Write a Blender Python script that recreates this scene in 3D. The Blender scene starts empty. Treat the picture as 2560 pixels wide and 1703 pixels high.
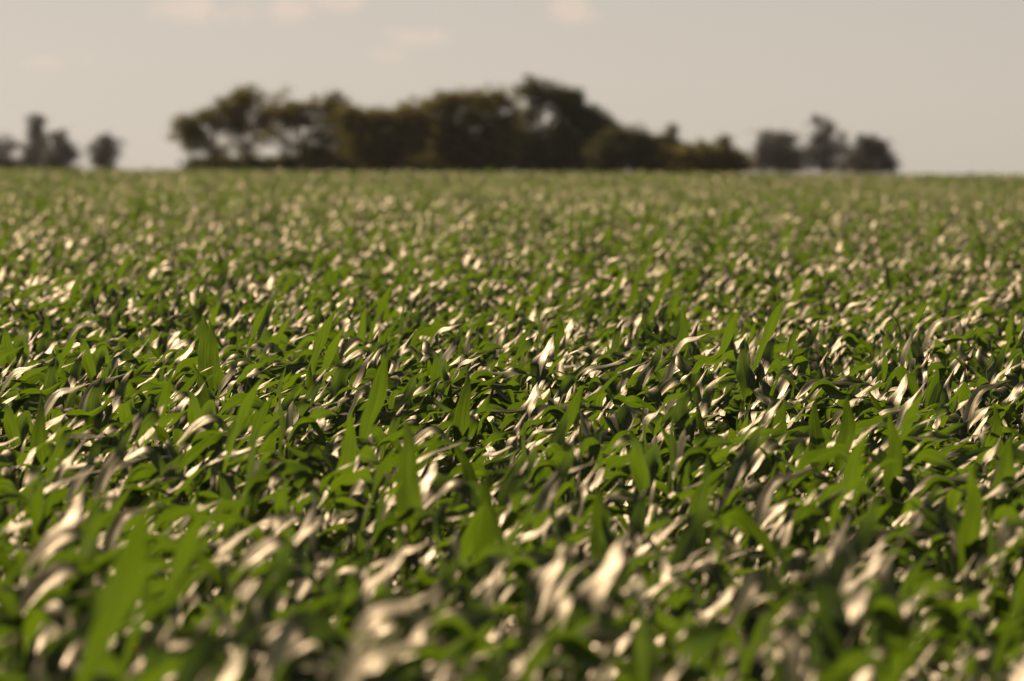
import bpy, math, random
import numpy as np
from mathutils import Vector, Matrix

# ------------------------------------------------------------------ camera, sky, sun, exposure
scene = bpy.context.scene
C = scene.collection
PX = 14222.0                 # photograph pixels per unit slope (200 mm lens, 2560 px wide)
HORIZON = 411.0              # photograph row of the level line at the middle column
ROLL = 0.00586
CAM_H = 1.04
FOCUS = 15.8
SUN_AZ, SUN_EL = -45.0, 40.0  # degrees; azimuth from the view direction, negative = left
EXPOSURE = 0.95

cam_data = bpy.data.cameras.new('camera')
cam_data.sensor_width = 36.0
cam_data.lens = 200.0
cam_data.clip_start = 0.1
cam_data.clip_end = 20000.0
cam_data.dof.use_dof = True
cam_data.dof.focus_distance = FOCUS
cam_data.dof.aperture_fstop = 6.6
cam_data.dof.aperture_blades = 9
cam = bpy.data.objects.new('camera', cam_data)
C.objects.link(cam)
tilt = math.atan((851.5 - HORIZON) / PX)
cam.matrix_world = Matrix.Translation((0, 0, CAM_H)) @ Matrix.Rotation(math.pi / 2 - tilt, 4, 'X') @ Matrix.Rotation(ROLL, 4, 'Z')
scene.camera = cam

scene.render.engine = 'CYCLES'
scene.view_settings.view_transform = 'Standard'
scene.view_settings.look = 'None'
scene.view_settings.exposure = EXPOSURE
scene.view_settings.gamma = 1.0
scene.cycles.use_denoising = True
scene.cycles.max_bounces = 6
scene.cycles.transmission_bounces = 4
scene.cycles.transparent_max_bounces = 4
scene.cycles.volume_bounces = 0
scene.cycles.sample_clamp_indirect = 6.0

world = bpy.data.worlds.new('World')
scene.world = world
world.use_nodes = True
wt = world.node_tree
N, L = wt.nodes, wt.links
bg = N['Background']
sky = N.new('ShaderNodeTexSky')
sky.sky_type = 'NISHITA'
sky.sun_disc = False
sky.sun_elevation = math.radians(SUN_EL)
sky.sun_rotation = math.radians(SUN_AZ)
sky.air_density = 0.35
sky.dust_density = 0.2
sky.ozone_density = 0.6
tint = N.new('ShaderNodeMix'); tint.data_type = 'RGBA'; tint.blend_type = 'MULTIPLY'
tint.inputs[0].default_value = 1.0
tint.inputs[7].default_value = (0.805, 0.70, 0.585, 1)
hs = N.new('ShaderNodeHueSaturation'); hs.inputs['Saturation'].default_value = 0.2
L.new(sky.outputs[0], hs.inputs['Color']); L.new(hs.outputs[0], tint.inputs[6])
bg.inputs[1].default_value = 0.05
# clouds: faint warm puffs low in the sky, placed by direction
tc = N.new('ShaderNodeTexCoord')
sep = N.new('ShaderNodeSeparateXYZ'); L.new(tc.outputs['Generated'], sep.inputs[0])
def wmath(op, a, b=None, c=None):
    n = N.new('ShaderNodeMath'); n.operation = op
    for i, v in enumerate((a, b, c)):
        if v is None: continue
        if isinstance(v, (int, float)): n.inputs[i].default_value = v
        else: L.new(v, n.inputs[i])
    return n.outputs[0]
ymax = wmath('MAXIMUM', sep.outputs[1], 0.05)
uu = wmath('DIVIDE', sep.outputs[0], ymax)
vv = wmath('DIVIDE', sep.outputs[2], ymax)
cv = N.new('ShaderNodeCombineXYZ'); L.new(uu, cv.inputs[0]); L.new(vv, cv.inputs[1])
noise = N.new('ShaderNodeTexNoise'); noise.inputs['Scale'].default_value = 120.0
noise.inputs['Detail'].default_value = 6.0; noise.inputs['Roughness'].default_value = 0.66
L.new(cv.outputs[0], noise.inputs['Vector'])
nz = noise.outputs['Fac']
total = None
# photograph-sized patches (x, y, half width, half height, strength) turned into sky directions
for x, y, rx, ry, s in ((470, 18, 125, 52, 1.15), (600, 30, 110, 40, .95), (700, 22, 80, 46, 1.1), (860, 6, 90, 38, 1.0), (1410, 22, 75, 46, 1.15), (1490, 38, 40, 30, .6),
                        (1030, 92, 95, 34, 1.1), (960, 135, 90, 28, .8), (130, 155, 110, 30, .85), (710, 128, 70, 24, .35),
                        (2310, 170, 70, 22, .3), (1750, -60, 240, 40, .8), (330, -90, 260, 50, .8)):
    cu = (x - 1280) / PX; cw = (HORIZON + (x - 1280) * ROLL - y) / PX
    du = wmath('DIVIDE', wmath('SUBTRACT', uu, cu), rx / PX)
    dv = wmath('DIVIDE', wmath('SUBTRACT', vv, cw), ry / PX)
    r2 = wmath('ADD', wmath('MULTIPLY', du, du), wmath('MULTIPLY', dv, dv))
    m = wmath('MULTIPLY', wmath('EXPONENT', wmath('MULTIPLY', r2, -1.0)), s)
    total = m if total is None else wmath('MAXIMUM', total, m)
dens = wmath('MULTIPLY_ADD', nz, 2.6, -1.25)
dens = wmath('ADD', dens, wmath('MULTIPLY', total, 1.0))
dens = wmath('SUBTRACT', dens, 0.42)
mr = N.new('ShaderNodeMapRange'); mr.interpolation_type = 'SMOOTHSTEP'
mr.inputs[1].default_value = 0.0; mr.inputs[2].default_value = 0.9
L.new(dens, mr.inputs[0])
cfac = wmath('MULTIPLY', wmath('MULTIPLY', mr.outputs[0], wmath('MINIMUM', wmath('MULTIPLY', total, 1.6), 1.0)), 1.0)
cmix = N.new('ShaderNodeMix'); cmix.data_type = 'RGBA'; cmix.blend_type = 'MULTIPLY'
cmix.inputs[7].default_value = (1.20, 1.10, 1.045, 1)
L.new(cfac, cmix.inputs[0]); L.new(tint.outputs[2], cmix.inputs[6])
L.new(cmix.outputs[2], bg.inputs[0])

sun_data = bpy.data.lights.new('sun', 'SUN')
sun_data.energy = 5.0
sun_data.angle = math.radians(0.5)
sun_data.color = (1.0, 0.68, 0.385)
sun = bpy.data.objects.new('sun', sun_data)
C.objects.link(sun)
az, el = math.radians(SUN_AZ), math.radians(SUN_EL)
S = Vector((math.sin(az) * math.cos(el), math.cos(az) * math.cos(el), math.sin(el)))
sun.rotation_euler = S.to_track_quat('Z', 'Y').to_euler()

# ------------------------------------------------------------------ helpers
def tag(o, label=None, cat=None, group=None, kind=None):
    if label: o['label'] = label
    if cat: o['category'] = cat
    if group: o['group'] = group
    if kind: o['kind'] = kind
    return o

def mesh(name, verts, faces, mat, uvs=None, smooth=True):
    me = bpy.data.meshes.new(name)
    me.from_pydata([tuple(v) for v in verts], [], [tuple(f) for f in faces])
    if uvs is not None:
        lay = me.uv_layers.new(name='uv')
        idx = np.empty(len(me.loops), dtype=np.int32)
        me.loops.foreach_get('vertex_index', idx)
        lay.data.foreach_set('uv', np.asarray(uvs, dtype=np.float32)[idx].ravel())
    if smooth: me.polygons.foreach_set('use_smooth', [True] * len(me.polygons))
    me.materials.append(mat)
    return me

def link(name, me, parent=None):
    o = bpy.data.objects.new(name, me)
    C.objects.link(o)
    if parent: o.parent = parent
    return o

def material(name):
    m = bpy.data.materials.new(name); m.use_nodes = True
    nt = m.node_tree
    return m, nt, nt.nodes, nt.links, nt.nodes['Principled BSDF'], nt.nodes['Material Output']

def leaf_material(name, low, high, rib, trans_col, trans=0.38, rough=(0.30, 0.5), spec=0.5, dry=0.0):
    m, nt, n, l, p, out = material(name)
    uv = n.new('ShaderNodeUVMap'); uv.uv_map = 'uv'
    s = n.new('ShaderNodeSeparateXYZ'); l.new(uv.outputs[0], s.inputs[0])
    info = n.new('ShaderNodeObjectInfo')
    # parallel veins: noise stretched along the blade
    cx = n.new('ShaderNodeCombineXYZ')
    a = n.new('ShaderNodeMath'); a.operation = 'MULTIPLY'; a.inputs[1].default_value = 15.0; l.new(s.outputs[0], a.inputs[0])
    b = n.new('ShaderNodeMath'); b.operation = 'MULTIPLY'; b.inputs[1].default_value = 0.4; l.new(s.outputs[1], b.inputs[0])
    c = n.new('ShaderNodeMath'); c.operation = 'MULTIPLY'; c.inputs[1].default_value = 57.0; l.new(info.outputs['Random'], c.inputs[0])
    l.new(a.outputs[0], cx.inputs[0]); l.new(b.outputs[0], cx.inputs[1]); l.new(c.outputs[0], cx.inputs[2])
    vein = n.new('ShaderNodeTexNoise'); vein.inputs['Scale'].default_value = 1.0; vein.inputs['Detail'].default_value = 1.5
    l.new(cx.outputs[0], vein.inputs['Vector'])
    blot = n.new('ShaderNodeTexNoise'); blot.inputs['Scale'].default_value = 1.3; blot.inputs['Detail'].default_value = 3.0
    cb = n.new('ShaderNodeCombineXYZ'); l.new(s.outputs[0], cb.inputs[0]); l.new(s.outputs[1], cb.inputs[1]); l.new(c.outputs[0], cb.inputs[2])
    l.new(cb.outputs[0], blot.inputs['Vector'])
    # colour: per plant piece, veins, midrib
    f = n.new('ShaderNodeMath'); f.operation = 'MULTIPLY_ADD'; f.inputs[1].default_value = 0.8
    l.new(info.outputs['Random'], f.inputs[0])
    g = n.new('ShaderNodeMath'); g.operation = 'MULTIPLY_ADD'; g.inputs[1].default_value = 2.0; g.inputs[2].default_value = -0.95
    l.new(vein.outputs['Fac'], g.inputs[0]); l.new(g.outputs[0], f.inputs[2]); f.use_clamp = True
    mx = n.new('ShaderNodeMix'); mx.data_type = 'RGBA'; mx.inputs[6].default_value = (*low, 1); mx.inputs[7].default_value = (*high, 1)
    l.new(f.outputs[0], mx.inputs[0])
    d = n.new('ShaderNodeMath'); d.operation = 'SUBTRACT'; d.inputs[1].default_value = 0.5; l.new(s.outputs[0], d.inputs[0])
    e = n.new('ShaderNodeMath'); e.operation = 'ABSOLUTE'; l.new(d.outputs[0], e.inputs[0])
    r = n.new('ShaderNodeMapRange'); r.inputs[1].default_value = 0.055; r.inputs[2].default_value = 0.015; r.inputs[3].default_value = 0; r.inputs[4].default_value = 0.8
    l.new(e.outputs[0], r.inputs[0])
    mr_ = n.new('ShaderNodeMix'); mr_.data_type = 'RGBA'; mr_.inputs[7].default_value = (*rib, 1)
    l.new(r.outputs[0], mr_.inputs[0]); l.new(mx.outputs[2], mr_.inputs[6])
    l.new(mr_.outputs[2], p.inputs['Base Color'])
    rr = n.new('ShaderNodeMapRange'); rr.inputs[1].default_value = 0.3; rr.inputs[2].default_value = 0.7
    rr.inputs[3].default_value = rough[0]; rr.inputs[4].default_value = rough[1]
    l.new(blot.outputs['Fac'], rr.inputs[0]); l.new(rr.outputs[0], p.inputs['Roughness'])
    p.inputs['IOR'].default_value = 1.88
    sv = n.new('ShaderNodeMapRange'); sv.inputs[1].default_value = 0.36; sv.inputs[2].default_value = 0.54; sv.inputs[3].default_value = 0.35 * spec; sv.inputs[4].default_value = spec
    l.new(vein.outputs['Fac'], sv.inputs[0]); l.new(sv.outputs[0], p.inputs['Specular IOR Level'])
    bump = n.new('ShaderNodeBump'); bump.inputs['Strength'].default_value = 0.5; bump.inputs['Distance'].default_value = 0.0015
    l.new(vein.outputs['Fac'], bump.inputs['Height']); l.new(bump.outputs[0], p.inputs['Normal'])
    t = n.new('ShaderNodeBsdfTranslucent')
    tm = n.new('ShaderNodeMix'); tm.data_type = 'RGBA'; tm.inputs[6].default_value = (*trans_col, 1)
    tm.inputs[7].default_value = (trans_col[0] * 1.7, trans_col[1] * 1.6, trans_col[2] * 1.2, 1)
    l.new(f.outputs[0], tm.inputs[0]); l.new(tm.outputs[2], t.inputs[0])
    ms = n.new('ShaderNodeMixShader'); ms.inputs[0].default_value = trans
    l.new(p.outputs[0], ms.inputs[1]); l.new(t.outputs[0], ms.inputs[2]); l.new(ms.outputs[0], out.inputs[0])
    return m

M_leaf = leaf_material('maize_leaf', (0.005, 0.015, 0.001), (0.020, 0.042, 0.002), (0.13, 0.19, 0.06), (0.064, 0.132, 0.006), 0.46, (0.41, 0.61), 1.0)
M_dry = leaf_material('withered_leaf', (0.22, 0.07, 0.02), (0.40, 0.17, 0.05), (0.45, 0.25, 0.10), (0.55, 0.16, 0.03), 0.35, (0.5, 0.7), 0.3)
M_stalk, nt, n, l, p, out = material('maize_stalk')
tx = n.new('ShaderNodeTexNoise'); tx.inputs['Scale'].default_value = 30
rp = n.new('ShaderNodeValToRGB'); rp.color_ramp.elements[0].color = (0.05, 0.09, 0.02, 1); rp.color_ramp.elements[1].color = (0.12, 0.17, 0.05, 1)
l.new(tx.outputs[0], rp.inputs[0]); l.new(rp.outputs[0], p.inputs['Base Color']); p.inputs['Roughness'].default_value = 0.45

# ------------------------------------------------------------------ ground
CREST = 350.0
def ground_z(y):
    return -np.maximum(np.asarray(y, dtype=float) - CREST, 0.0) * 0.0065

M_soil, nt, n, l, p, out = material('field_soil')
g1 = n.new('ShaderNodeNewGeometry')
tx = n.new('ShaderNodeTexNoise'); tx.inputs['Scale'].default_value = 6; tx.inputs['Detail'].default_value = 8
l.new(g1.outputs['Position'], tx.inputs['Vector'])
rp = n.new('ShaderNodeValToRGB'); rp.color_ramp.elements[0].position = .3; rp.color_ramp.elements[0].color = (0.020, 0.014, 0.009, 1)
rp.color_ramp.elements[1].position = .75; rp.color_ramp.elements[1].color = (0.060, 0.043, 0.026, 1)
l.new(tx.outputs[0], rp.inputs[0]); l.new(rp.outputs[0], p.inputs['Base Color']); p.inputs['Roughness'].default_value = 0.95
bp = n.new('ShaderNodeBump'); bp.inputs['Distance'].default_value = 0.05; l.new(tx.outputs[0], bp.inputs['Height']); l.new(bp.outputs[0], p.inputs['Normal'])

ys = np.concatenate([np.linspace(-55, -14, 8), np.linspace(-10, 40, 60), np.linspace(44, 360, 60), np.linspace(380, 1290, 40)])
us = np.linspace(-1, 1, 41)
vs = []
for y in ys:
    wdt = min(410.0, 60 + 0.9 * abs(y))
    for u in us:
        x = u * wdt
        z = float(ground_z(y)) + (0.015 * math.sin(x * 3.1 + y) * math.sin(y * 2.3) if -10 <= y <= 40 else 0)
        vs.append((x, y, z))
fs = [(i * 41 + j, i * 41 + j + 1, (i + 1) * 41 + j + 1, (i + 1) * 41 + j) for i in range(len(ys) - 1) for j in range(40)]
tag(link('ground', mesh('ground', vs, fs, M_soil)), 'bare brown soil of the field under the crop', 'ground', kind='structure')

# ------------------------------------------------------------------ maize plants
def norm(v):
    return v / (np.linalg.norm(v) + 1e-9)

GUST = norm(np.array([0.8, 0.6, 0.1]))
WIND = norm(np.array([-0.8, -0.55, 0.1]))

def leaf_geo(rng, base, Ln, W, phi, th, droop, wind, twist, kink=None, kink_amt=0.0, segs=22, ruffle=0.12, vfold=0.55, onset=0.3, wid=0.15, blow=-1):
    """One maize blade: an arching, twisting, folded ribbon with wavy edges."""
    ds = Ln / segs
    d = np.array([math.sin(th) * math.cos(phi), math.sin(th) * math.sin(phi), math.cos(th)])
    side = np.array([-math.sin(phi), math.cos(phi), 0.0])
    p = np.array(base, dtype=float)
    us = np.array([-1, -.66, -.33, 0, .33, .66, 1])
    f1, f2, p1, p2 = rng.uniform(9, 16), rng.uniform(9, 16), rng.uniform(0, 6.3), rng.uniform(0, 6.3)
    V, UV = [], []
    turb = norm(np.array([rng.gauss(0, 1), rng.gauss(0, 1), rng.gauss(0, .4)])) * 0.6
    q1, q2, q3 = rng.uniform(0, 6.3), rng.uniform(0, 6.3), rng.uniform(6, 12)
    for i in range(segs + 1):
        s = i / segs
        nrm = np.cross(d, side)          # adaxial (upper) face
        tt = max(0.0, (s - .28) / .72)
        w = W * 0.5 * min(1.0, 0.45 + 1.96 * s) * max(0.0, 1 - tt) ** 0.85 * (1 + .45 * tt)
        w = max(w, 0.0006)
        va = vfold * (1 - s) ** 1.2 + 0.04
        for u in us:
            edge = abs(u) ** 2
            rf = ruffle * W * edge * (0.25 + s) * (1 - s ** 4) * (math.sin(f1 * s * 1.0 + p1) if u < 0 else math.sin(f2 * s + p2))
            V.append(p + side * (u * w * math.cos(va)) + nrm * (abs(u) * w * math.sin(va) - 0.25 * w * u * u * s + rf))
            UV.append((0.5 + 0.5 * u, s * Ln / W + phi))
        flex = s
        bend = droop / (wid * 1.77) * math.exp(-((s - onset) / wid) ** 2) / segs + 0.6 * s / segs
        d = d + np.array([0, 0, -1.0]) * bend + ds * (((WIND if blow < 0 else GUST) + turb) * wind * flex)
        if kink is not None and abs(s - kink) < 0.06:
            d = d + np.array([0.0, 0, -1.0]) * kink_amt * 0.5 + turb * 0.3 * kink_amt
        d = d + side * (0.10 * math.sin(q3 * s + q1) * s) + nrm * (0.12 * math.sin(q3 * 1.3 * s + q2) * s)
        d = norm(d)
        side = norm(side - np.dot(side, d) * d)
        ang = twist * ds / Ln * (0.3 + 1.7 * s)
        side = side * math.cos(ang) + np.cross(d, side) * math.sin(ang)
        p = p + d * ds
    k = len(us)
    F = [(i * k + j, i * k + j + 1, (i + 1) * k + j + 1, (i + 1) * k + j) for i in range(segs) for j in range(k - 1)]
    return V, F, UV

def stalk_geo(rng, h, r):
    V, F = [], []
    n_, m_ = 7, 8
    bx, by = rng.gauss(0, .02), rng.gauss(0, .02)
    for i in range(m_ + 1):
        t = i / m_
        rr = r * (1 - 0.65 * t) * (1.12 if i % 3 == 0 else 1)
        for j in range(n_):
            a = 2 * math.pi * j / n_
            V.append((bx * t * t + rr * math.cos(a) + .03 * t * t, by * t * t + rr * math.sin(a), h * t - 0.02))
    for i in range(m_):
        for j in range(n_):
            F.append((i * n_ + j, i * n_ + (j + 1) % n_, (i + 1) * n_ + (j + 1) % n_, (i + 1) * n_ + j))
    F.append(tuple(range(m_ * n_, (m_ + 1) * n_)))
    return V, F

def build_plant(seed, kind):
    """kind: 'arching' | 'upright' | 'withered'.  Returns list of (part name, mesh, label)."""
    rng = random.Random(seed)
    parts = []
    h = rng.uniform(0.40, 0.50)
    V, F = stalk_geo(rng, h, 0.012)
    parts.append(('stalk', mesh('stalk', V, F, M_stalk), None))
    phi0 = rng.uniform(0, 2 * math.pi)
    nl = rng.choice((11, 12, 13))
    for i in range(nl):
        t = i / (nl - 1)                       # 0 lowest, 1 whorl
        phi = phi0 + math.pi * (i % 2) + rng.gauss(0, 0.35)
        z = 0.06 + (h - 0.07) * t ** 0.9
        Ln = rng.uniform(0.22, 0.34) * (0.75 + 0.4 * math.sin(math.pi * min(1, t * .75 + .15)))
        W = rng.uniform(0.044, 0.068)
        th = math.radians(rng.uniform(34, 55) * (1 - t) + rng.uniform(14, 46) * t)
        if rng.random() < 0.60:
            droop, wind, dirn = rng.uniform(0.0, 0.8), rng.uniform(0.2, 2.6), 1
            phi = 0.75 + rng.gauss(0, .6); th = math.radians(rng.uniform(16, 56))
        else:
            droop, wind, dirn = rng.uniform(1.3, 3.2), rng.uniform(1.0, 7.0), -1
        twist = rng.gauss(0, 1.1) + rng.choice((0, 0, 0, 1.8, -1.8))
        kink, ka = (rng.uniform(.35, .7), rng.uniform(.5, 1.1)) if rng.random() < 0.42 else (None, 0)
        V, F, UV = leaf_geo(rng, (0.02 * t, 0, z), Ln, W, phi, th, droop, wind, twist, kink, ka, ruffle=rng.uniform(.05, .28), onset=rng.uniform(.22, .66), wid=rng.uniform(.05, .17), blow=dirn)
        wither = kind == 'withered' and i in (2, 4)
        parts.append(('leaf', mesh('leaf', V, F, M_dry if wither else M_leaf, UV), 'withered orange leaf' if wither else None))
    if kind == 'upright':
        V, F, UV = leaf_geo(rng, (0.01, 0, h - .06), rng.uniform(.24, .33), rng.uniform(.056, .07), -math.pi / 2 + rng.gauss(0, .5), math.radians(rng.uniform(6, 16)),
                            rng.uniform(0.0, 0.5), rng.uniform(0.1, 1.6), rng.gauss(0, .5), None, 0, ruffle=.05, vfold=.4, onset=.8)
        parts.append(('leaf', mesh('leaf', V, F, M_leaf, UV), 'broad upright pointed leaf'))
    return parts

N_ARCH, N_UP, N_DRY = 26, 6, 4
protos = [('arching', build_plant(100 + i, 'arching')) for i in range(N_ARCH)]
protos += [('upright', build_plant(300 + i, 'upright')) for i in range(N_UP)]
protos += [('withered', build_plant(500 + i, 'withered')) for i in range(N_DRY)]

# planting positions: oblique rows with jitter
rs = np.random.RandomState(7)
ROW, STEP, RDIR = 0.34, 0.125, math.radians(62)
def planting(y0, y1, keep=1.0):
    R = 0.125 * y1 + 6
    n1 = int((R + y1) * 1.5 / ROW); n2 = int((R + y1) * 1.5 / STEP)
    out_ = []
    cx_, cy_ = 0.0, (y0 + y1) / 2
    half = (y1 - y0) / 2 + R
    i = np.arange(-int(half * 1.4 / ROW), int(half * 1.4 / ROW) + 1)
    j = np.arange(-int(half * 1.4 / STEP), int(half * 1.4 / STEP) + 1)
    for a in i:
        t = j * STEP + rs.normal(0, 0.035, len(j))
        o = a * ROW + rs.normal(0, 0.05, len(j))
        x = cx_ + t * math.cos(RDIR) - o * math.sin(RDIR) * 1.0
        y = cy_ + t * math.sin(RDIR) + o * math.cos(RDIR)
        ok = (y >= y0) & (y < y1) & (np.abs(x) < 0.115 * y + 3.0) & (rs.rand(len(j)) < keep)
        out_.append(np.stack([x[ok], y[ok]], 1))
    return np.concatenate(out_)

near = planting(2.2, 40.0)
far = [planting(a, b, k) for a, b, k in ((40, 100, .9), (100, 180, .6), (180, 270, .45), (270, CREST + 6, .4))]
pts = np.concatenate([near] + far)
npl = len(pts)
hgt = 1 + 0.07 * np.sin(pts[:, 0] * .9 + 1) * np.sin(pts[:, 1] * .45) + 0.035 * np.sin(pts[:, 1] * .11 + pts[:, 0] * .2)
scl = 0.68 * hgt * rs.uniform(0.84, 1.18, npl)
scl *= 1 + 0.10 * np.clip((10.5 - pts[:, 1]) / 4.5, 0, 1)
scl = np.where(pts[:, 1] > 170, scl * rs.uniform(.85, 1.28, npl) * np.where(rs.rand(npl) < .03, 1.35, 1), scl)
rot = rs.normal(0, 0.32, npl) + 0.35 * np.sin(pts[:, 0] * .55 + pts[:, 1] * .16) * np.sin(pts[:, 1] * .21 + 1.3)
r_ = rs.rand(npl)
idx = np.where(r_ < .90, rs.randint(0, N_ARCH, npl), np.where(r_ < .925, N_ARCH + rs.randint(0, N_UP, npl), N_ARCH + N_UP + rs.randint(0, N_DRY, npl)))

idx = np.where((idx >= N_ARCH) & (idx < N_ARCH + N_UP) & (pts[:, 1] < 9.0), idx - N_UP, idx)
# hand-placed plants with a standout upright leaf (photo column, row of the leaf foot)
hero = [(845, 995), (1143, 900), (1015, 1085), (1178, 995), (1955, 925), (2045, 945), (2225, 1000), (90, 950), (530, 830), (1695, 965), (2330, 860), (1230, 1110), (2410, 1120)]
hero_xy = []
for hx, hy in hero:
    d_ = (CAM_H - 0.54) * PX / (hy - HORIZON - (hx - 1280) * ROLL)
    hero_xy.append(((hx - 1280) / PX * d_, d_))
hero_xy = np.array(hero_xy)
for k, (hx, hy) in enumerate(hero_xy):
    q = np.argmin((pts[:, 0] - hx) ** 2 + (pts[:, 1] - hy) ** 2)
    pts[q] = (hx, hy); idx[q] = N_ARCH + k % N_UP; scl[q] = 0.78; rot[q] = rs.normal(0, .2)

# the 300 plants that show largest stand as things of their own
x, y = pts[:, 0], pts[:, 1]
show = np.where((y > 4.75) & (np.abs(x) < 0.0905 * y + 0.12))[0]
show = show[np.argsort(y[show])][:300]
is_thing = np.zeros(npl, bool); is_thing[show] = True

BANDS = ((6.4, 'in the very blurred nearest rows'), (8.6, 'in the blurred second rows'), (11.2, 'in the softly blurred rows'),
         (14.2, 'in the sharp rows'), (17.2, 'just behind the sharp rows'), (99, 'in the farther soft rows'))
SIDES = ((-.6, 'far left'), (-.2, 'left of the middle'), (.2, 'in the middle'), (.6, 'right of the middle'), (9, 'far right'))
LOOK = {'arching': 'maize plant with arching glossy leaves', 'upright': 'maize plant with one upright leaf', 'withered': 'maize plant with orange lower leaves'}
roots = {}
def place(kind_i, loc, rz, sc, label):
    look, parts = protos[kind_i]
    if kind_i not in roots:
        r = bpy.data.objects.new('maize_plant', None); C.objects.link(r)
        r.empty_display_size = 0.1
        for nm, me, lb in parts:
            o = link(nm, me, r)
            if lb: o['label'] = lb
        roots[kind_i] = r
    else:
        src = roots[kind_i]
        r = src.copy(); C.objects.link(r)
        for ch in list(src.children):
            c = ch.copy(); C.objects.link(c); c.parent = r
    r.location = loc; r.rotation_euler = (0, 0, rz); r.scale = (sc, sc, sc)
    tag(r, label, 'maize plant', 'maize plants of the near rows')
for q in show:
    band = next(t for b, t in BANDS if y[q] < b)
    u = x[q] / (0.09 * y[q])
    side = next(t for b, t in SIDES if u < b)
    look = LOOK[protos[idx[q]][0]]
    place(int(idx[q]), (x[q], y[q], 0), float(rot[q]), float(scl[q]), f'{look} {band}, {side}')

# the rest of the crop: one mass of the same plants
src = bpy.data.collections.new('maize_kinds')
for i, (kind, parts) in enumerate(protos):
    Vs, Fs, UVs, Mi, off = [], [], [], [], 0
    for nm, me, lb in parts:
        nv = len(me.vertices)
        co = np.empty(nv * 3, np.float32); me.vertices.foreach_get('co', co)
        Vs.append(co.reshape(-1, 3))
        Fs += [tuple(v + off for v in pl.vertices) for pl in me.polygons]
        uvv = np.zeros((nv, 2), np.float32)
        if me.uv_layers:
            li = np.empty(len(me.loops), np.int32); me.loops.foreach_get('vertex_index', li)
            uc = np.empty(len(me.loops) * 2, np.float32); me.uv_layers[0].data.foreach_get('uv', uc)
            uvv[li] = uc.reshape(-1, 2)
        UVs.append(uvv)
        mi = 0 if me.materials[0] == M_leaf else 1 if me.materials[0] == M_stalk else 2
        Mi += [mi] * len(me.polygons)
        off += nv
    me = mesh('maize_plant', np.concatenate(Vs), Fs, M_leaf, np.concatenate(UVs))
    me.materials.append(M_stalk); me.materials.append(M_dry)
    me.polygons.foreach_set('material_index', Mi)
    src.objects.link(bpy.data.objects.new(f'kind_{i:02d}', me))

rest = np.where(~is_thing)[0]
me = bpy.data.meshes.new('maize_crop')
me.vertices.add(len(rest))
co = np.stack([x[rest], y[rest], ground_z(y[rest])], 1).astype(np.float32)
me.vertices.foreach_set('co', co.ravel())
for nm, ty, arr in (('kind_index', 'INT', idx[rest].astype(np.int32)), ('turn', 'FLOAT', rot[rest].astype(np.float32)), ('size', 'FLOAT', scl[rest].astype(np.float32))):
    at = me.attributes.new(nm, ty, 'POINT'); at.data.foreach_set('value', arr)
me.materials.append(M_leaf)
crop = link('maize_crop', me)
tag(crop, 'green maize crop stretching away to the horizon', 'crop', kind='stuff')
ng = bpy.data.node_groups.new('planting', 'GeometryNodeTree')
ng.interface.new_socket('Geometry', in_out='INPUT', socket_type='NodeSocketGeometry')
ng.interface.new_socket('Geometry', in_out='OUTPUT', socket_type='NodeSocketGeometry')
gi, go = ng.nodes.new('NodeGroupInput'), ng.nodes.new('NodeGroupOutput')
iop = ng.nodes.new('GeometryNodeInstanceOnPoints')
ci = ng.nodes.new('GeometryNodeCollectionInfo'); ci.inputs[0].default_value = src; ci.inputs[1].default_value = True; ci.inputs[2].default_value = True
def named(nm, ty):
    a = ng.nodes.new('GeometryNodeInputNamedAttribute'); a.data_type = ty; a.inputs[0].default_value = nm
    return a.outputs[0]
cr = ng.nodes.new('ShaderNodeCombineXYZ'); ng.links.new(named('turn', 'FLOAT'), cr.inputs[2])
ng.links.new(gi.outputs[0], iop.inputs['Points'])
ng.links.new(ci.outputs[0], iop.inputs['Instance'])
iop.inputs['Pick Instance'].default_value = True
ng.links.new(named('kind_index', 'INT'), iop.inputs['Instance Index'])
ng.links.new(cr.outputs[0], iop.inputs['Rotation'])
ng.links.new(named('size', 'FLOAT'), iop.inputs['Scale'])
ng.links.new(iop.outputs[0], go.inputs[0])
md = crop.modifiers.new('planting', 'NODES'); md.node_group = ng

# ------------------------------------------------------------------ trees
def crown_material(name, dark, light, trans):
    m, nt, n, l, p, out = material(name)
    g = n.new('ShaderNodeNewGeometry')
    tx = n.new('ShaderNodeTexNoise'); tx.inputs['Scale'].default_value = 0.9; tx.inputs['Detail'].default_value = 4
    l.new(g.outputs['Position'], tx.inputs['Vector'])
    ad = n.new('ShaderNodeMath'); ad.operation = 'MULTIPLY_ADD'; ad.inputs[1].default_value = 0.35
    l.new(g.outputs['Random Per Island'], ad.inputs[0]); l.new(tx.outputs['Fac'], ad.inputs[2])
    rp = n.new('ShaderNodeMapRange'); rp.inputs[1].default_value = .5; rp.inputs[2].default_value = .85
    l.new(ad.outputs[0], rp.inputs[0])
    mx = n.new('ShaderNodeMix'); mx.data_type = 'RGBA'; mx.inputs[6].default_value = (*dark, 1); mx.inputs[7].default_value = (*light, 1)
    l.new(rp.outputs[0], mx.inputs[0]); l.new(mx.outputs[2], p.inputs['Base Color'])
    p.inputs['Roughness'].default_value = 0.6; p.inputs['Specular IOR Level'].default_value = 0.25
    t = n.new('ShaderNodeBsdfTranslucent'); l.new(mx.outputs[2], t.inputs[0])
    ms = n.new('ShaderNodeMixShader'); ms.inputs[0].default_value = trans
    l.new(p.outputs[0], ms.inputs[1]); l.new(t.outputs[0], ms.inputs[2]); l.new(ms.outputs[0], out.inputs[0])
    return m
M_olive = crown_material('olive_foliage', (0.022, 0.026, 0.007), (0.220, 0.220, 0.050), 0.48)
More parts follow.
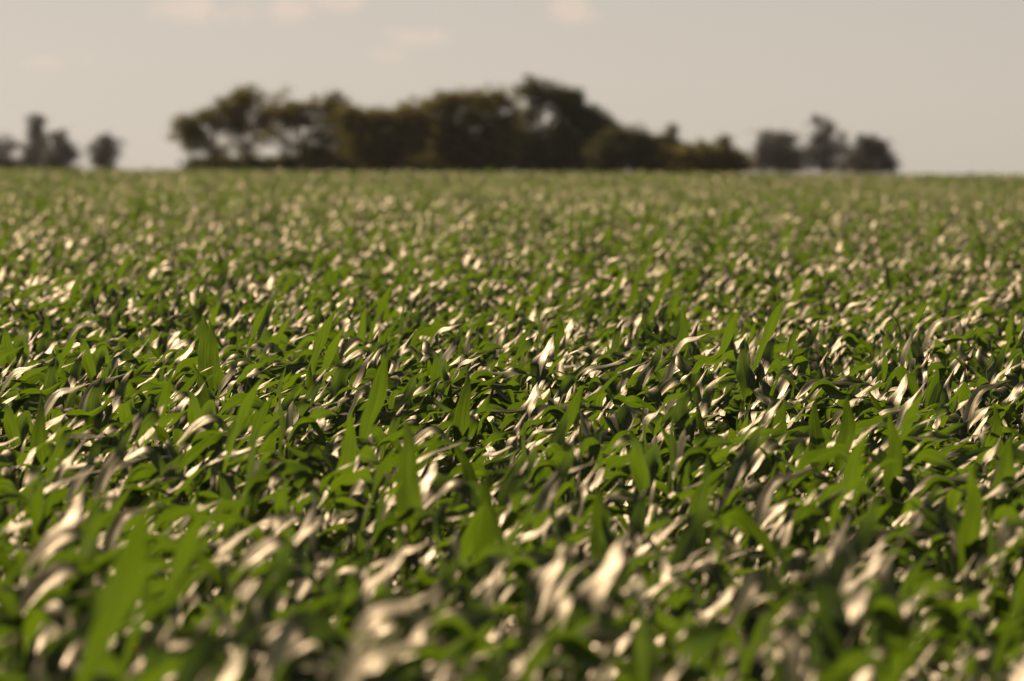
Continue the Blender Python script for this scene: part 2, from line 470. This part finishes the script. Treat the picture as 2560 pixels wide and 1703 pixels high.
M_green = crown_material('green_foliage', (0.013, 0.019, 0.005), (0.085, 0.105, 0.024), 0.42)
M_hazed = crown_material('haze_tinted_foliage', (0.040, 0.052, 0.060), (0.100, 0.118, 0.128), 0.4)  # distance haze painted into the leaf colour: paler and bluer than the leaves are
M_bark, nt, n, l, p, out = material('bark')
tx = n.new('ShaderNodeTexNoise'); tx.inputs['Scale'].default_value = 5
rp = n.new('ShaderNodeValToRGB'); rp.color_ramp.elements[0].color = (0.025, 0.020, 0.015, 1); rp.color_ramp.elements[1].color = (0.085, 0.068, 0.05, 1)
l.new(tx.outputs[0], rp.inputs[0]); l.new(rp.outputs[0], p.inputs['Base Color']); p.inputs['Roughness'].default_value = 0.9

def world_at(px, py, Y):
    return np.array([(px - 1280) / PX * Y, Y, CAM_H + (HORIZON + (px - 1280) * ROLL - py) / PX * Y])

def tube(V, F, pa, pb, ra, rb, bend, rng, n_=6, k=5):
    pa, pb = np.array(pa), np.array(pb)
    off = len(V)
    ax = norm(pb - pa)
    u = norm(np.cross(ax, [0.3, 1, .2])); v = np.cross(ax, u)
    bow = (u * rng.gauss(0, 1) + v * rng.gauss(0, 1)) * bend * np.linalg.norm(pb - pa)
    for i in range(k + 1):
        t = i / k
        c = pa + (pb - pa) * t + bow * math.sin(math.pi * t)
        r = ra + (rb - ra) * t
        for j in range(n_):
            a = 2 * math.pi * j / n_
            V.append(c + u * r * math.cos(a) + v * r * math.sin(a))
    for i in range(k):
        for j in range(n_):
            F.append((off + i * n_ + j, off + i * n_ + (j + 1) % n_, off + (i + 1) * n_ + (j + 1) % n_, off + (i + 1) * n_ + j))
    F.append(tuple(off + k * n_ + j for j in range(n_)))
    return pa + (pb - pa) * .6 + bow * math.sin(math.pi * .6)

def foliage(rng, lobes, Y, leaf=0.22, depth=1.0, thin=1.0):
    """Leaves in clumps through each lobe (x, y, rx, ry, density) given in photograph size at distance Y."""
    V, F, tips = [], [], []
    r = np.random.RandomState(rng.randint(0, 10 ** 6))
    m = Y / PX
    for (lx, ly, rx, ry, dn) in lobes:
        rx *= 1.05; ry *= 1.05; dn *= thin
        c = world_at(lx, ly, Y); c[1] += r.uniform(-1, 1) * rx * m * .5
        a, b, cdep = rx * m, ry * m, 0.5 * (rx + ry) * m * depth
        nclump = max(8, int(40 * (a * b) ** .6 * min(1.0, .4 + dn * .6)))
        for _ in range(nclump):
            dirv = norm(r.normal(0, 1, 3)); rad = r.uniform(.15, 1) ** .5
            rad *= 1.0 + 0.24 * r.normal()
            cc = c + dirv * rad * np.array([a, cdep, b])
            tips.append((c, cc))
            cr_ = r.uniform(.22, .42) * (a * b) ** .25
            if r.rand() < .16:
                cc = c + (cc - c) * r.uniform(1.15, 1.5); cr_ *= .6; tips[-1] = (c, cc)
            nl_ = int(85 * dn * r.uniform(.5, 1.5) * (cr_ / .4) ** 1.5 * (.22 / leaf) ** 2 * (1.7 if r.rand() < .3 else .55))
            P = cc + r.normal(0, 1, (nl_, 3)) * cr_ * np.array([1, 1, .75])
            A = r.normal(0, 1, (nl_, 3)); A /= np.linalg.norm(A, axis=1)[:, None]
            B = r.normal(0, 1, (nl_, 3)); B -= (A * B).sum(1)[:, None] * A; B /= np.linalg.norm(B, axis=1)[:, None]
            sz = leaf * r.uniform(.5, 1.3, nl_)[:, None]
            o = len(V)
            q = np.stack([P - A * sz * .5, P + B * sz * .28, P + A * sz * .5, P - B * sz * .28], 1).reshape(-1, 3)
            V.extend(q)
            F.extend((o + 4 * i, o + 4 * i + 1, o + 4 * i + 2, o + 4 * i + 3) for i in range(nl_))
    return V, F, tips

def tree(name, label, cat, group, Y, stems, lobes, mat, seed, leaf=0.22, r0=0.22, thin=1.0):
    """stems: list of (foot x, fork x, fork y, [lobe indices]) in photograph size."""
    rng = random.Random(seed)
    gz = float(ground_z(Y))
    foot0 = world_at(stems[0][0], 430, Y)
    root = bpy.data.objects.new(name, None); C.objects.link(root)
    root.location = (foot0[0], Y, gz)
    tag(root, label, cat, group)
    V, F, tips = foliage(rng, lobes, Y, leaf, 1.0, thin)
    loc = np.array(root.location)
    TV, TF = [], []
    for (fx, kx, ky, ids) in stems:
        a = world_at(fx, 430, Y); a[2] = gz - .1
        k = world_at(kx, ky, Y)
        rr = r0 * (0.7 + 0.3 * rng.random())
        tube(TV, TF, a, k, rr, rr * .72, .03, rng)
        for i in ids:
            lx, ly, rx, ry, dn = lobes[i]
            c = world_at(lx, ly, Y)
            mid = tube(TV, TF, k, c, rr * .55, rr * .2, .08, rng)
            for _ in range(5):
                e = c + np.array([rng.gauss(0, .5) * rx, rng.gauss(0, .5) * rx, rng.gauss(.15, .5) * ry]) * Y / PX
                tube(TV, TF, mid if rng.random() < .5 else c, e, rr * .2, rr * .06, .12, rng, 4, 3)
    for (c, cc) in tips[::2]:
        tube(TV, TF, c, cc, .035, .012, .1, rng, 3, 2)
    link('trunk', mesh('trunk', np.array(TV) - loc, TF, M_bark), root)
    link('crown', mesh('crown', np.array(V) - loc, F, mat, smooth=False), root)
    return root

G = 'trees of the dark grove'
tree('spreading_tree', 'open spreading tree with visible forked limbs at the left end of the dark grove', 'tree', G, 600,
     [(528, 533, 385, [0, 1, 2, 7, 8]), (612, 622, 372, [3, 4, 5, 6])],
     [(478, 335, 42, 34, 1.0), (462, 305, 28, 16, .9), (520, 292, 34, 22, .9), (585, 290, 42, 34, .95), (605, 244, 30, 26, 1.0), (650, 262, 34, 36, .34), (690, 250, 26, 30, .22), (540, 318, 30, 20, .5), (600, 318, 40, 18, .5), (655, 300, 26, 20, .75), (535, 378, 40, 22, .5), (610, 372, 40, 26, .5),
      (500, 362, 26, 20, .7), (560, 268, 26, 22, .8), (575, 330, 26, 24, .35), (640, 315, 26, 26, .4)], M_olive, 11, r0=.26)
tree('grove_tree', 'olive tree with a V of pale gaps between its limbs, beside the open spreading tree', 'tree', G, 604,
     [(748, 752, 368, [0, 1, 2, 3]), (800, 806, 372, [4, 5, 6])],
     [(700, 288, 40, 26, 1.0), (730, 272, 30, 16, 1.0), (770, 300, 34, 24, .55), (690, 330, 30, 22, .45), (828, 262, 34, 24, 1.05), (850, 300, 46, 36, 1.05), (870, 345, 46, 40, 1.05), (788, 270, 30, 20, .8), (735, 305, 40, 20, .85), (800, 340, 42, 28, .75), (725, 365, 46, 24, .6), (800, 385, 56, 24, 1.0), (665, 345, 34, 26, .5)], M_olive, 12, r0=.24)
tree('grove_tree', 'low rounded olive tree in the dip between the V-limbed tree and the broad-topped tree', 'tree', G, 597,
     [(958, 958, 370, [0, 1, 2, 3, 4])],
     [(915, 300, 40, 26, .9), (960, 300, 44, 26, 1.0), (1005, 300, 40, 28, 1.0), (930, 345, 50, 42, 1.1), (995, 350, 52, 42, 1.1), (905, 370, 44, 34, 1.1), (960, 385, 70, 30, 1.2), (880, 320, 34, 24, .9), (1030, 290, 36, 28, 1.0), (872, 288, 32, 24, .9), (1045, 330, 34, 40, 1.0)], M_olive, 13)
tree('grove_tree', 'broad flat-topped olive tree left of the tallest dome of the grove', 'tree', G, 603,
     [(1120, 1118, 360, [0, 1, 2, 3]), (1200, 1205, 355, [4, 5, 6, 7])],
     [(1085, 270, 36, 22, 1.05), (1130, 256, 44, 28, 1.1), (1100, 320, 46, 40, 1.0), (1150, 340, 46, 46, 1.15), (1190, 254, 48, 28, 1.1), (1240, 252, 44, 26, 1.0), (1210, 310, 46, 30, .75), (1240, 352, 50, 42, 1.1), (1060, 300, 30, 26, .8), (1165, 290, 70, 26, .45), (1120, 385, 80, 34, 1.2), (1230, 390, 70, 30, 1.2), (1270, 300, 30, 40, .8)], M_olive, 14, r0=.26)
tree('domed_tree', 'tallest tree of the grove with a steep dark dome sloping down to the right', 'tree', G, 608,
     [(1350, 1352, 330, [0, 1, 2, 3, 4]), (1420, 1425, 340, [5, 6, 7, 8, 9, 10])],
     [(1312, 224, 26, 18, .85), (1350, 226, 44, 26, 1.2), (1395, 246, 44, 30, 1.2), (1320, 285, 40, 22, .7), (1300, 340, 50, 46, 1.1), (1435, 284, 44, 36, 1.25), (1470, 318, 40, 34, 1.25), (1400, 320, 40, 26, .7),
      (1380, 362, 56, 42, 1.2), (1455, 366, 56, 42, 1.2), (1345, 262, 26, 16, .55), (1410, 395, 90, 30, 1.25), (1498, 332, 34, 30, 1.2), (1462, 290, 30, 26, 1.2), (1420, 250, 30, 26, 1.1), (1500, 308, 26, 22, 1.1), (1526, 326, 28, 22, 1.1), (1330, 388, 60, 32, 1.2), (1500, 360, 36, 30, 1.2)], M_green, 15, r0=.3)
tree('grove_tree', 'dark shoulder-high tree against the right foot of the tallest dome', 'tree', G, 595,
     [(1545, 1545, 375, [0, 1, 2, 3])],
     [(1530, 348, 36, 28, 1.2), (1580, 344, 36, 24, 1.15), (1520, 385, 46, 32, 1.2), (1585, 382, 46, 34, 1.2), (1555, 352, 44, 26, 1.2), (1615, 368, 36, 24, 1.2)], M_green, 16, r0=.16)
tree('slender_tree', 'thin pointed treetop standing up from the low right half of the grove', 'tree', G, 606,
     [(1672, 1673, 372, [0, 1, 2, 3])],
     [(1677, 334, 12, 22, .9), (1665, 358, 24, 18, 1.0), (1640, 372, 36, 24, 1.15), (1690, 380, 40, 24, 1.15), (1650, 395, 70, 26, 1.2)], M_green, 17, r0=.14)
tree('low_tree', 'low bushy olive tree with two small tufts at the right end of the grove', 'tree', G, 594,
     [(1765, 1765, 395, [0, 1, 2, 3, 4, 5, 6])],
     [(1748, 362, 10, 12, .7), (1805, 356, 18, 14, .9), (1725, 385, 36, 18, 1.1), (1780, 380, 42, 20, 1.15), (1825, 392, 30, 20, 1.15), (1850, 410, 22, 16, 1.2), (1770, 408, 80, 18, 1.2), (1700, 388, 40, 20, 1.2), (1755, 388, 44, 20, 1.2)], M_olive, 18, r0=.14)
# dark thicket under the grove
rng = random.Random(5)
lob = []
for i in range(34):
    px_ = 490 + i * 41 + rng.uniform(-14, 14)
    tall = 12 + 34 * max(0.0, 1 - ((px_ - 1190) / 480) ** 4) * rng.uniform(.55, 1.1) if 640 < px_ < 1640 else rng.uniform(3, 16)
    lob.append((px_, 424 - tall * .6, rng.uniform(26, 44), tall * .6 + 14, 1.5))
V, F, _t = foliage(rng, lob, 606, .24, .7)
tag(link('undergrowth', mesh('undergrowth', V, F, M_green, smooth=False)), 'dark tangled thicket along the foot of the grove', 'undergrowth', kind='stuff')

G2 = 'distant trees on the left'
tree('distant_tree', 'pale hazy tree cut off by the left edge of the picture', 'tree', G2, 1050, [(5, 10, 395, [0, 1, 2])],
     [(28, 365, 22, 18, .5), (2, 375, 30, 22, .5), (12, 402, 36, 14, .6), (-40, 360, 40, 30, .6), (15, 420, 50, 16, 1.0)], M_hazed, 21, .3, .3, thin=0.9)
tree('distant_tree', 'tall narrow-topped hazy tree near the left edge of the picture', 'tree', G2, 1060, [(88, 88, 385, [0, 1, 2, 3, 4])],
     [(88, 306, 24, 20, .8), (84, 335, 26, 22, .7), (100, 350, 26, 18, .65), (80, 375, 30, 22, .5), (72, 402, 32, 18, .7), (112, 400, 28, 18, .6), (92, 385, 40, 34, .5), (60, 415, 36, 16, .7), (95, 422, 60, 18, 1.0)], M_hazed, 22, .3, .36, thin=0.9)
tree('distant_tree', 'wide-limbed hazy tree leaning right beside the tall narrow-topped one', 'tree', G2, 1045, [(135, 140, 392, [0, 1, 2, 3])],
     [(140, 342, 24, 18, .75), (150, 368, 30, 20, .7), (172, 385, 22, 16, .7), (135, 400, 34, 18, .7), (178, 396, 16, 10, .5), (150, 385, 40, 26, .6), (135, 418, 30, 12, .8), (150, 422, 46, 16, 1.0)], M_hazed, 23, .3, .3, thin=0.9)
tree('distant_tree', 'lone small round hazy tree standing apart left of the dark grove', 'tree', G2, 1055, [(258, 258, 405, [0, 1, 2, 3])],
     [(255, 354, 28, 18, .85), (258, 376, 42, 28, .8), (256, 402, 36, 20, .8), (258, 420, 28, 16, 1.0)], M_hazed, 24, .3, .26, thin=0.9)
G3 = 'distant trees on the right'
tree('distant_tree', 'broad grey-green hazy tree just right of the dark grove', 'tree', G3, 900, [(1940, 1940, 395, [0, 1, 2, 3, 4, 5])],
     [(1915, 345, 28, 20, .8), (1960, 350, 34, 20, .75), (1910, 380, 28, 26, .75), (1955, 385, 40, 26, .7), (1990, 385, 24, 26, .6), (1940, 415, 60, 18, .9), (1935, 375, 50, 36, .7), (1900, 405, 30, 24, .8), (1980, 410, 36, 22, .8)], M_hazed, 31, .28, .26, thin=0.85)
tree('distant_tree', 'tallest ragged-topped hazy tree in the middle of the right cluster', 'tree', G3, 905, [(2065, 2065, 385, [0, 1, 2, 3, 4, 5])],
     [(2038, 303, 20, 12, .7), (2068, 318, 22, 18, .7), (2050, 350, 30, 18, .6), (2100, 345, 16, 16, .4), (2062, 382, 40, 26, .9), (2080, 414, 60, 18, .9), (2105, 375, 22, 22, .7), (2020, 390, 30, 30, .8), (2060, 345, 36, 26, .55)], M_hazed, 32, .28, .28, thin=0.85)
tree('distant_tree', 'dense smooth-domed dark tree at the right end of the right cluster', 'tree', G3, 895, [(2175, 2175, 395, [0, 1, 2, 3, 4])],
     [(2162, 358, 28, 18, 1.2), (2195, 374, 28, 26, 1.25), (2155, 392, 32, 26, 1.15), (2205, 405, 28, 24, 1.25), (2175, 418, 60, 18, 1.2), (2180, 395, 44, 30, 1.2), (2130, 405, 24, 24, 1.0)], M_hazed, 33, .28, .26, thin=0.85)

# ------------------------------------------------------------------ air
HAZE = 0.00004
m, nt, n, l, p, out = material('haze')
n.remove(p)
pv = n.new('ShaderNodeVolumePrincipled'); pv.inputs['Color'].default_value = (0.72, 0.82, 1.0, 1); pv.inputs['Density'].default_value = HAZE
l.new(pv.outputs[0], out.inputs['Volume'])
x0, x1, y0, y1, z0, z1 = -420, 420, -60, 1300, float(ground_z(1300)) - 1.0, 17.0
V = [(a, b, c) for a in (x0, x1) for b in (y0, y1) for c in (z0, z1)]
F = [(0, 1, 3, 2), (4, 6, 7, 5), (0, 4, 5, 1), (2, 3, 7, 6), (0, 2, 6, 4), (1, 5, 7, 3)]
if HAZE:
    tag(link('haze', mesh('haze', V, F, m, smooth=False)), 'thin pale haze over the far field and trees', 'haze', kind='stuff')
